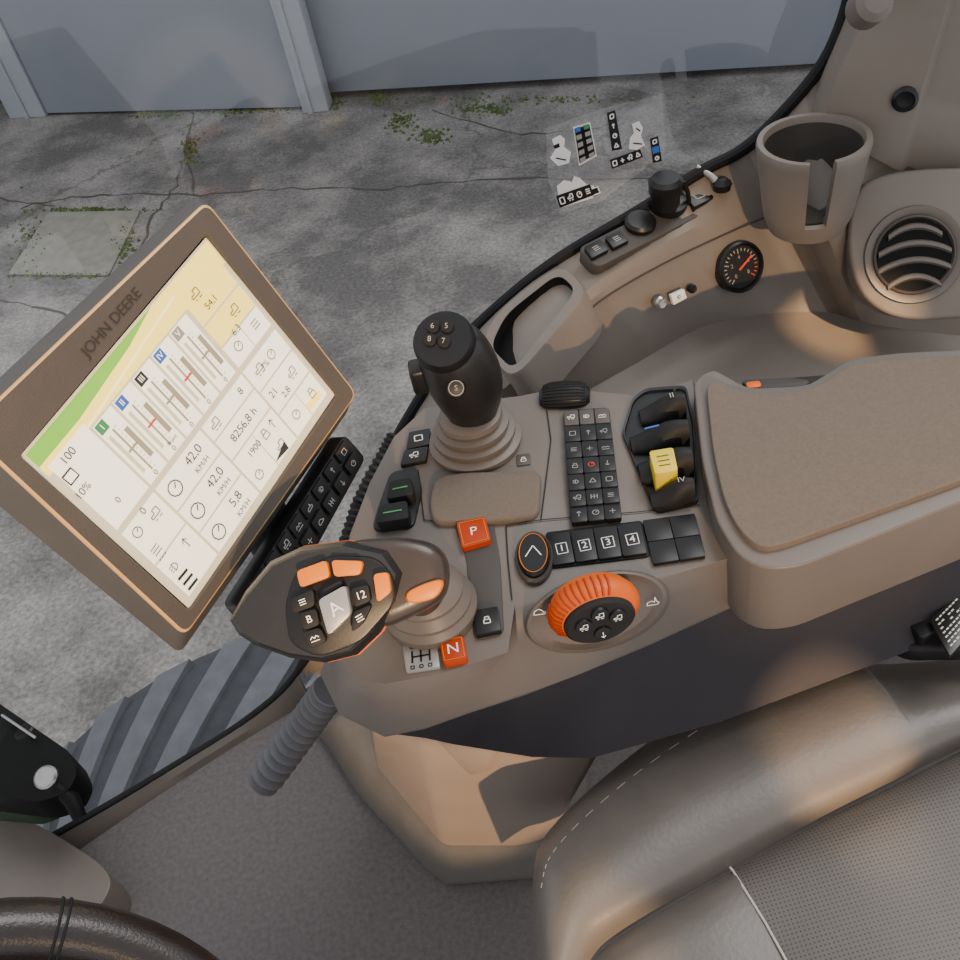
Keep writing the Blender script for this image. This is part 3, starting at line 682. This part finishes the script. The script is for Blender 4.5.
for (x,y,s) in ((433,327,'6'),(447,327,'5'),(430,340,'8'),(444,342,'7')):
    c=on(tpn,x,y,0);mb=MB().lathe(c,tn,[(.0062,-.002),(.0062,.0015),(.0052,.0025),(.0004,.0027)],blackm,18)
    mb.text(s,c+tn*.0028,RR,tn,.0072,greyp);mb.build('thumb_button',hd)
cb=Z(460,385,.735);nn=(CAM-cb).normalized();q=CAM+ray(456,388).normalized()*((cb-CAM).length-.037)
mb=MB().lathe(q-nn*.008,nn,[(.009,-.012),(.009,.004),(.0078,.007),(.0004,.0075)],black,20);mb.path([q+nn*.0005+(RR*math.cos(a*.524)+UU*math.sin(a*.524))*.0068 for a in range(12)],.0007,nn,greyp,True)
mb.text('S',q+nn*.0006,RR,nn,.007,greyp);mb.build('front_button',hd)
c=Z(421,376,.745);MB().bev([c+V((a*.010,b_*.012,d*.014)) for a in(-1,1) for b_ in(-1,1) for d in(-1,1)],[[0,1,3,2],[4,6,7,5],[0,4,5,1],[2,3,7,6],[0,2,6,4],[1,5,7,3]],black,.004,3).build('trigger',hd)
# ================================================================ DRIVE LEVER
lv=thing('drive_lever','black multi-button drive lever with orange buttons and a taupe boot','lever',Z(428,606,.651))
bc=Z(432,612,.651)
MB().lathe(bc,UP,[(.001,0),(.040,0),(.041,.010),(.037,.016),(.0375,.020),(.032,.028),(.0325,.032),(.026,.040),(.018,.047),(.001,.048)],taupe,36).build('boot',lv)
c0=Z(335,605,.795);vn=(CAM-c0).normalized();ln=(vn+V((-.18,-.05,.05))).normalized();pl_=(c0,ln)
gpx=[(316,556),(350,539),(400,536),(432,542),(446,556),(449,578),(444,600),(420,614),(384,630),(340,628)]
gq=rnd([on(pl_,x,y,-.008) for x,y in gpx],.010,4)
MB().loft([[q-ln*.060 for q in scl(gq,.70)],[q-ln*.034 for q in scl(gq,.95)],[q-ln*.022 for q in gq],[q-ln*.012 for q in scl(gq,.985)],[q-ln*.004 for q in scl(gq,.93)],[q-ln*.0005 for q in scl(gq,.86)],[q+ln*.0005 for q in scl(gq,.6)],[q+ln*.0008 for q in scl(gq,.2)]],gripm).build('palm_grip',lv,ang=70)
nk=[on(pl_,408,584,-.05),on(pl_,420,594,-.075),bc+UP*.03]
MB().tube(nk,[.017,.017,.017],gripm,20).build('neck',lv)
hd_=[(224,621),(240,592),(266,561),(298,546),(345,540),(388,549),(404,572),(396,602),(378,634),(354,657),(322,665),(286,660),(252,648),(233,636)]
t=[on(pl_,x,y,.002) for x,y in hd_]
r0=[q-ln*.060 for q in scl(t,.66)];r1_=[q-ln*.026 for q in t];r2_=[q-ln*.013 for q in scl(t,.995)];r3=[q-ln*.001 for q in scl(t,.91)];r4=[q+ln*.001 for q in scl(t,.87)]
hm=MB().loft([r0,r1_,r2_,r3,r4],rubber).build('head',lv,ang=8)
MB().loft([[q-ln*.028 for q in scl(t,.97)],[q-ln*.0275 for q in scl(t,1.014)],[q-ln*.022 for q in scl(t,1.014)],[q-ln*.021 for q in scl(t,.97)]],orange,True,False,False).build('orange_trim',lv)
fp=[(284,607),(294,573),(330,555),(376,557),(394,576),(395,603),(361,642),(318,658),(289,644)]
MB().prism(rnd([on(pl_,x,y,.006) for x,y in fp],.008,4),ln,.01,black,.002).build('button_plate',lv)
def lk(name,c4,m_,s=None,sm=None,h=.014,lab=None): key(lv,name,c4,pl_,.004,h,m_,s,sm,.002,.003,lab)
lk('orange_button',[(296,571),(326,560),(330,577),(300,588)],amber,None,scrk)
lk('orange_button',[(331,560),(363,561),(360,575),(334,577)],amber,None,scrk)
lk('orange_button',[(373,574),(388,572),(391,592),(377,603)],amber)
lk('thumb_rocker',[(318,600),(345,585),(351,614),(328,636)],silver,'A',white,.020,'silver thumb rocker')
lk('key',[(290,599),(313,589),(315,606),(292,614)],blackm,'lines')
lk('key',[(298,614),(316,608),(320,625),(303,631)],blackm,'B')
lk('key',[(301,633),(320,627),(327,641),(310,649)],blackm,'zig')
lk('key',[(350,589),(368,584),(371,601),(354,608)],blackm,'12')
lk('key',[(353,612),(372,604),(363,623),(351,633)],blackm,'lines')
lk('key',[(322,590),(340,580),(344,584),(322,598)],blackm)
og_=rnd([on(pl_,x,y,-.004) for x,y in ((404,593),(422,584),(441,578),(444,585),(437,598),(420,603),(406,603))],.006,4)
MB().loft([[q-ln*.02 for q in og_],[q-ln*.002 for q in og_],[q for q in scl(og_,.9)],[q+ln*.001 for q in scl(og_,.6)]],amber).build('palm_button',lv,label='oval orange palm button')
for k in range(9):
    mb=MB();mb.line(on(pl_,360+k*1.4,650-k*7,-.010),on(pl_,372+k*1.8,640-k*7,-.004),.0012,ln,black,.004);mb.build('grip_groove',lv)
# ================================================================ MONITOR
cr=[(25,455),(207,240),(332,395),(190,605)];rs=[ray(*q) for q in cr]
mt3=Matrix((rs[1],-rs[2],rs[3])).transposed();d=mt3.inverted()@rs[0]
P=[rs[0],rs[1]*d[0],rs[2]*d[1],rs[3]*d[2]]
k=.215/((P[1]-P[0]).length);P=[CAM+q*k for q in P]
pm=plane3(P[0],P[1],P[3]);mn=pm[1];mx_=(P[1]-P[0]).normalized();my_=mn.cross(mx_)
mon=thing('touchscreen_monitor','large brown-framed touchscreen monitor showing a pale tractor display','monitor',on(pm,280,500,-.05))
out=[(-32,431),(207,203),(356,394),(186,634)]
back=[(-74,446),(196,195),(350,408),(180,654)]
inn=[(19,456),(207,233),(339,395),(190,612)]
OP=[on(pm,x,y,0) for x,y in out];IP=[on(pm,x,y,0) for x,y in inn];BP=[on(pm,x,y,-.03) for x,y in back]
o_=rnd(OP,.008,4);i_=rnd(IP,.004,4);b_r=rnd(BP,.008,4)
MB().loft([[q-mn*.012 for q in scl(b_r,.97)],b_r,[q-mn*.003 for q in scl(o_,1.012)]],house,True,True,False).build('housing',mon)
MB().loft([[q-mn*.003 for q in scl(o_,1.012)],[q-mn*.001 for q in scl(o_,1.010)],[q for q in scl(o_,.996)]],bezedge,True,False,False).build('edge_strip',mon)
MB().loft([scl(o_,.996),i_,[q-mn*.004 for q in scl(i_,.985)]],bez,True,False,False).build('bezel',mon)
MB().prism([q-mn*.03 for q in scl(rnd(OP,.03,4),.82)],mn,.03,house,.01).build('back_shell',mon)
MB().text('JOHN DEERE',on(pm,112,322,.0),mx_,mn,.0112,lett,.0008).build('lettering',mon)
S0=[on(pm,x,y,-.003) for x,y in cr]
def uv(u,v,h=0):
    return (S0[0]*(1-u)+S0[1]*u)*(1-v)+(S0[3]*(1-u)+S0[2]*u)*v+mn*h
mb=MB();mb.poly([uv(-.012,-.012),uv(1.012,-.012),uv(1.012,1.012),uv(-.012,1.012)],scr)
def tile(u0,v0,u1,v1,m_,h=.0003): mb.poly([uv(u0,v0,h),uv(u1,v0,h),uv(u1,v1,h),uv(u0,v1,h)],m_)
tile(0,0,1,.13,scry,.0002);mb.poly([uv(0,0,.0004),uv(.66,0,.0004),uv(.5,.04,.0004),uv(.2,.075,.0004),uv(0,.075,.0004)],scrg)
mb.line(uv(.2,.125),uv(.75,.05),.001,mn,scrw,.0006)
tile(.02,.1,.2,.5,scrw)
for i,(cm,tt) in enumerate(((greenp,'I'),(bluep,'II'),(scrk,'III'),(bluep,'IV'),(greyp,'V'))):
    u=.21+.108*i;tile(u,.14,u+.098,.5,scrw);tile(u+.004,.145,u+.045,.195,cm,.0005)
    mb.text(tt,uv(u+.0245,.17,.0006),mx_,mn,.0068,scrw);mb.line(uv(u+.045,.21),uv(u+.045,.46),.0016,mn,scrl,.0006)
    for j in range(12): mb.line(uv(u+.055,.21+.0225*j),uv(u+.063,.21+.0225*j),.0005,mn,scrl,.0006)
    mb.line(uv(u+.028,.33),uv(u+.07,.33),.0018,mn,redp if i in(1,3) else scrl,.0008)
    tile(u+.07,.25,u+.09,.42,scrl,.0005);tile(u+.012,.22,u+.026,.44,scr,.0005)
    mb.text('0',uv(u+.045,.482,.0006),mx_,mn,.006,scrk)
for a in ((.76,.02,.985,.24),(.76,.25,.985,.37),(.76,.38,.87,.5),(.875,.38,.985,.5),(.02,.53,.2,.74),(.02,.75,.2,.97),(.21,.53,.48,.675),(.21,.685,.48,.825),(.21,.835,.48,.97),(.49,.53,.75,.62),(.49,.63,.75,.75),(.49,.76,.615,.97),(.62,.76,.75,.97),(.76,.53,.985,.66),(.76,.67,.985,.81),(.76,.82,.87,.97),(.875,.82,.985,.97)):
    tile(*a,scry if a[1]<.3 and a[0]>.7 else scrw)  # upper right tiles take map yellow as painted glare
for v0,s_ in ((.53,'42,0'),(.685,'42,0'),(.835,'5,8')):
    mb.text(s_,uv(.395,v0+.045,.0010),mx_,mn,.0105,scrk);mb.text('KM/H',uv(.395,v0+.108,.0010),mx_,mn,.0066,scrk)
    glyph(mb,'circ',uv(.262,v0+.07,.0010),mx_*.017,my_*.017,mn,scrk,.0010)
mb.text('8256,8 h',uv(.62,.69,.0010),mx_,mn,.0096,scrk);mb.text('1900',uv(.62,.80,.0010) if 0 else uv(.585,.81,.0010),mx_,mn,.0080,scrk)
mb.text('21',uv(.80,.72,.0010),mx_,mn,.0088,scrk);mb.text('8',uv(.70,.575,.0010),mx_,mn,.0085,scrk)
def st(t_,x,y,s): mb.text(t_,on(pm,x,y,-.002),mx_,mn,s,scrk,.0004)
for t_,x,y,s in (('100',68,456,.0088),('10%',83,491,.0082),('0',118,500,.007),('0',143,511,.008),('2,8',286,392,.008),('6,3',236,330,.008),('54,1',211,302,.008),('---',162,556,.009),('7%',265,365,.0075),('Front',172,440,.0045)): st(t_,x,y,s)
mb.line(on(pm,66,482,-.002),on(pm,75,471,-.002),.009,mn,scrk,.0003);mb.line(on(pm,67,481,-.002),on(pm,74,472,-.002),.0065,mn,scrw,.0006)
for dx in (0,5,10): mb.line(on(pm,178+dx,580+dx,-.002),on(pm,187+dx,569+dx*.95,-.002),.0022,mn,scrk,.0006)
for u_,v_,kd in ((.06,.58,'circ'),(.15,.60,'trac'),(.06,.70,'lines'),(.15,.80,'up'),(.06,.82,'lamp'),(.54,.575,'trac'),(.53,.91,'circ'),(.66,.81,'lock'),(.71,.81,'up'),(.68,.92,'trac'),(.90,.59,'circ'),(.82,.59,'trac'),(.92,.74,'trac'),(.815,.89,'circ'),(.93,.89,'lock'),(.93,.43,'lines'),(.815,.43,'circ'),(.90,.31,'trac'),(.82,.12,'trac')):
    glyph(mb,kd,uv(u_,v_,.0010),mx_*.011,my_*.011,mn,scrk,.0007)
mb.poly([on(pm,x,y,-.0016) for x,y in ((276,462),(289,448),(284,441))],scrk)
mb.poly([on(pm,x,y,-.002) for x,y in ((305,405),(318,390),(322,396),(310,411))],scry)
mb.build('screen',mon)
pb_=(pm[0]-mn*.012,mn)
kb=[(236,606),(345,434),(366,458),(266,640)]
kbo=MB().prism(rnd([on(pb_,x,y,0) for x,y in kb],.006,3),mn,.02,black,.002).build('key_bar',mon)
kq=[(240,600),(345,437),(363,459),(268,638)]
for i in range(9):
    for j in range(2):
        c4=sub(kq,i,9,j,2,.1);key(kbo,'key',c4,pb_,0,.003,blackm,GK[(i*2+j)%len(GK)],greyp,.0006,.001)
b0=on(pm,230,470,-.06);MB().tube([b0,b0.lerp(Z(330,600,.53),.4)-V((0,0,.06)),Z(325,590,.53),Z(345,600,.53)],[.026,.024,.022,.022],blackm,16).build('support_arm',mon)
pts=[(396,436,.60),(386,455,.59),(372,480,.575),(360,505,.56),(352,530,.55),(342,560,.54)]
cs=[Z(x,y,z) for x,y,z in pts];fine=[];rad=[]
for i in range(len(cs)-1):
    for k in range(8): fine.append(cs[i].lerp(cs[i+1],k/8));rad.append(.011 if k%2 else .0085)
tag(MB().tube(fine,rad,blackm,12).build('cable_conduit'),'black ribbed cable conduit behind the console and screen','cable')
# ================================================================ PEDESTAL, HOSE
pd=thing('seat_pedestal','taupe pedestal under the control console with a dark flared base','pedestal',Z(480,860,FZ))
t0=[Z(x,y,.45) for x,y in ((364,715),(425,730),(515,742),(612,738))];t1=[Z(x,y,.09) for x,y in ((374,764),(443,848),(520,848),(552,838))]
R0_=t0+[t0[3]+V((.02,.10,0)),t0[0]+V((.03,.08,0))];R1_=t1+[t1[3]+V((.05,.10,0)),t1[0]+V((.10,.08,0))]
mb=MB();n_=len(R0_)
mb.bev(R1_+R0_,[list(range(n_))[::-1],[n_+i for i in range(n_)]]+[[i,(i+1)%n_,n_+(i+1)%n_,n_+i] for i in range(n_)],pedm,.012,4,.2);mb.build('column',pd)
q0=[Z(x,y,FZ) for x,y in ((304,725),(324,752),(352,798),(425,878),(445,893),(532,886),(560,870))];q1=[Z(x,y,.10) for x,y in ((334,712),(347,730),(378,775),(442,843),(458,849),(540,846),(565,835))]
for l_ in (q0,q1): l_+=[l_[-1]+V((.06,.08,0)),l_[0]+V((.15,.02,0))]
n_=len(q0);mb=MB();mb.bev(q0+q1,[list(range(n_))[::-1],[n_+i for i in range(n_)]]+[[i,(i+1)%n_,n_+(i+1)%n_,n_+i] for i in range(n_)],pedb,.02,4,.6);mb.build('base_flange',pd)
w=plane3(t0[1],t0[2],t1[1])
MB().prism(rnd([on(w,x,y,.004) for x,y in ((436,740),(500,750),(486,772),(470,776))],.006),w[1],.01,pedm,.003).build('column_rib',pd)
h0,h1,h2=Z(330,690,.44),Z(306,724,.38),Z(263,782,.31)
fine=[];rad=[];NR=13
for i in range(NR*6+1):
    t=i/(NR*6);fine.append(h0*(1-t)**2+h1*2*t*(1-t)+h2*t*t);rad.append((.0185,.0200,.0185,.0145,.0122,.0145)[i%6]*(1+.08*t))
tag(MB().tube(fine,rad,hosem,24).build('bellows_hose'),'grey corrugated rubber bellows hose hanging beside the pedestal','hose')
# ================================================================ SEAT
se=thing('driver_seat','taupe leather driver seat with perforated insert and pale piping','seat',Z(720,860,.2))
G=[[(534,960,.40),(533,880,.40),(548,832,.40),(620,764,.40),(710,700,.40),(800,652,.40),(850,646,.40),(872,664,.40),(1000,655,.41)],
[(538,968,.440),(538,884,.443),(556,838,.443),(628,771,.443),(718,708,.443),(806,661,.443),(853,656,.443),(880,676,.440),(1000,664,.438)],
[(552,985,.465),(560,910,.468),(588,868,.469),(665,804,.470),(765,744,.470),(850,702,.470),(885,692,.468),(905,705,.466),(1000,690,.465)],
[(566,1000,.460),(583,938,.463),(610,912,.464),(703,852,.464),(800,802,.464),(880,765,.464),(915,748,.464),(940,738,.462),(1000,720,.46)],
[(572,1010,.44),(592,957,.437),(625,928,.437),(736,864,.437),(820,818,.437),(895,780,.437),(925,764,.437),(950,752,.437),(1010,725,.437)],
[(574,1020,.425),(594,962,.425),(628,935,.425),(740,868,.425),(822,822,.425),(897,784,.425),(928,768,.425),(953,756,.425),(1012,730,.425)]]
rows=[[Z(*q) for q in r] for r in G]
gs=gridspl(rows)
low=[V((q.x+.004,q.y+.004,.24)) for q in gs[0]]
MB().loft([low]+gs,leather,closed=False).build('side_bolster',se,ang=70)
def insert(pts,name,m_):
    MB().loft(gridspl([[Z(*q) for q in row] for row in pts]),m_,closed=False).build(name,se,ang=60)
insert([[(592,962,.433),(625,934,.433),(680,902,.433),(733,871,.433)],[(600,985,.447),(640,955,.45),(700,920,.45),(745,890,.447)],[(640,1040,.448),(690,1020,.45),(740,1000,.45),(800,985,.446)]],'front_panel',leather)
insert([[(733,871,.433),(820,822,.433),(897,784,.433),(953,755,.433),(1015,726,.433)],[(747,891,.446),(835,850,.452),(910,812,.452),(965,784,.452),(1020,755,.452)],[(800,985,.446),(880,960,.455),(960,930,.455),(1020,900,.455),(1060,870,.455)],[(830,1050,.446),(920,1040,.455),(1000,1020,.455),(1060,1000,.455),(1100,980,.455)]],'perforated_insert',perf)
MB().tube([Z(x,y,z) for x,y,z in ((729,866,.437),(733,871,.436),(745,890,.448),(765,922,.449),(786,960,.449),(800,985,.449))],.0011,piping,8).build('piping',se,label='pale piping')
mb=MB();sp=gs[6]
sw=dens(sp[5:-8],2)
for i in range(0,len(sw)-1,2): mb.tube([sw[i]+V((0,-.0004,.0006)),sw[i+1]+V((0,-.0004,.0006))],.0006,thread,6)
mb.build('stitching',se)
# belt buckle
bk_=thing('belt_buckle','black seat belt buckle with a white printed tag behind the seat bolster','buckle',Z(930,640,.46))
mb=MB().prism(rnd([Z(x,y,.494) for x,y in ((878,630),(905,603),(965,566),(1010,575),(1010,648),(905,650))],.015,4),UP,.022,blackm,.006,3);mb.build('buckle_cover',bk_)
mb=MB().prism(rnd([Z(x,y,.507) for x,y in ((898,612),(975,560),(988,590),(922,640))],.008,4),UP,.03,black,.005,3);mb.build('latch',bk_)
pk_=(V((0,0,.512)),UP);mb=MB();c4=[(930,620),(966,584),(985,616),(950,656)]
mb.prism([on(pk_,x,y,.001) for x,y in c4],UP,.004,scrk,.0005)
for j in range(7):
    a=on(pk_,*bil(c4,.1,.12+.12*j),.0012);b2=on(pk_,*bil(c4,.9,.12+.12*j),.0012);n=9
    for i in range(n):
        if random.random()<.75: mb.line(a.lerp(b2,i/n),a.lerp(b2,(i+.7)/n),.0014,UP,white,.0004)
mb.build('printed_tag',bk_)
# ================================================================ BOTTOM LEFT
dk=MB().prism(rnd([Z(x,y,.10) for x,y in ((-60,770),(0,806),(52,832),(102,864),(114,884),(92,918),(-60,930))],.03,5),UP,.07,taupe,.015,4)
tag(dk.build('column_shroud'),'moulded taupe lower shroud at the front corner of the floor','shroud')
lt=thing('window_latch','black latch bracket with a round steel bolt by the front glass','latch',Z(30,790,.12))
MB().prism(rnd([Z(x,y,.22) for x,y in ((-40,676),(12,712),(70,752),(78,772),(68,792),(40,802),(-40,792))],.012,4),UP,.05,blackd,.008,3).build('bracket',lt)
MB().prism(rnd([Z(x,y,.165) for x,y in ((-40,785),(30,790),(52,803),(30,812),(-40,806))],.01,3),UP,.04,plateg,.004).build('mount_plate',lt)
c=Z(47,778,.22);MB().lathe(c,V((.05,-.3,1)),[(.016,-.004),(.016,.005),(.013,.008),(.0005,.009)],steel,24).build('bolt',lt)
MB().tube([Z(58,788,.215),Z(72,800,.205),Z(80,818,.19)],[.010,.011,.009],blackd,12).build('handle',lt)
MB().tube([Z(2,715,.23),Z(36,738,.225)],.002,steel,8).build('rod',lt)
# steering wheel
wd=ray(-40,1332).normalized();wc=CAM+wd*.70;wn=(-ray(2,1190).normalized()+V((.15,-.1,.1))).normalized()
e1=wn.cross(V((0,1,0))).normalized();e2=e1.cross(wn)
sw_=thing('steering_wheel','dark brown leather steering wheel rim at the lower front corner','steering wheel',V((wc.x-wn.x*.25,wc.y-wn.y*.25,FZ)))
NN=72;R_=.186
mb=MB();rings=[]
for k in range(NN+1):
    a=2*math.pi*k/NN;d=e1*math.cos(a)+e2*math.sin(a)
    rings.append([wc+d*(R_+.0185*math.cos(b_*math.pi/8))+wn*(.0185*math.sin(b_*math.pi/8)) for b_ in range(16)])
mb.loft(rings,wheelm,True,False,False);mb.build('rim',sw_)
qq=on((wc,wn),58,935);a0=math.atan2((qq-wc).dot(e2),(qq-wc).dot(e1))
for a in (a0+math.pi,a0+math.pi-1.35,a0+math.pi+1.35):
    d=e1*math.cos(a)+e2*math.sin(a);mb=MB().tube([wc+d*.03-wn*.05,wc+d*.1-wn*.04,wc+d*.182-wn*.004],[.02,.014,.012],blackm,12);mb.build('spoke',sw_)
MB().lathe(wc-wn*.25,wn,[(.03,0),(.03,.16),(.055,.18),(.06,.21),(.05,.225),(.001,.23)],blackm,28).build('hub',sw_)
hb_=wc-wn*.24;MB().tube([hb_,hb_-wn*.08-V((0,0,.04)),V((hb_.x-wn.x*.1,hb_.y-wn.y*.1,.2)),V((hb_.x-wn.x*.1,hb_.y-wn.y*.1,FZ))],[.032,.034,.04,.05],blackm,20).build('steering_column',sw_)
for s in (-1,1):
    a=a0+s*.012;d=e1*math.cos(a)+e2*math.sin(a)
    MB().tube([wc+d*(R_+.0187*math.cos(b_*math.pi/8))+wn*(.0187*math.sin(b_*math.pi/8)) for b_ in range(17)],.001,blackm,6).build('rim_seam',sw_)
# ================================================================ LIGHT
w=bpy.data.worlds.new('sky');SC.world=w;w.use_nodes=True;nt=w.node_tree
bg=nt.nodes['Background'];bg.inputs['Color'].default_value=(.88,.90,.95,1);bg.inputs['Strength'].default_value=1.15
l=bpy.data.lights.new('bright_sky','SUN');l.energy=1.8;l.angle=math.radians(30);l.color=(1,.98,.96)
ob=bpy.data.objects.new('bright_sky',l);COL.objects.link(ob);ob.rotation_euler=(V((-.45,-.25,-.8))).to_track_quat('-Z','Y').to_euler()
def spot(name,loc,tgt,e,ang,col,size=.03,blend=.5):
    l=bpy.data.lights.new(name,'SPOT');l.energy=e;l.spot_size=math.radians(ang);l.spot_blend=blend;l.color=col;l.shadow_soft_size=size
    ob=bpy.data.objects.new(name,l);COL.objects.link(ob);ob.location=loc;ob.rotation_euler=(V(tgt)-V(loc)).to_track_quat('-Z','Y').to_euler()
SUN=(.45,-3.3,2.2);WARM=(1,.64,.33)
spot('low_sun',SUN,(.0,.62,.5),70,25,WARM,.05,.6)
spot('sun_on_monitor',SUN,on(pm,190,420),850,7,WARM,.02,.5)
spot('sun_on_lever',SUN,Z(465,520,.7),420,5,WARM,.02,.6)
spot('sun_on_armrest',SUN,Z(850,450,.69),650,6,WARM,.02,.7)
spot('sun_on_pedestal',SUN,Z(455,790,.25),1500,4.2,WARM,.02,.2)
spot('sun_on_seat',SUN,Z(832,735,.47),2000,1.8,WARM,.02,.12)
spot('sun_on_tray',(1.5,-2.2,3.3),Z(832,328,.48),2200,1.3,WARM,.02,.15)
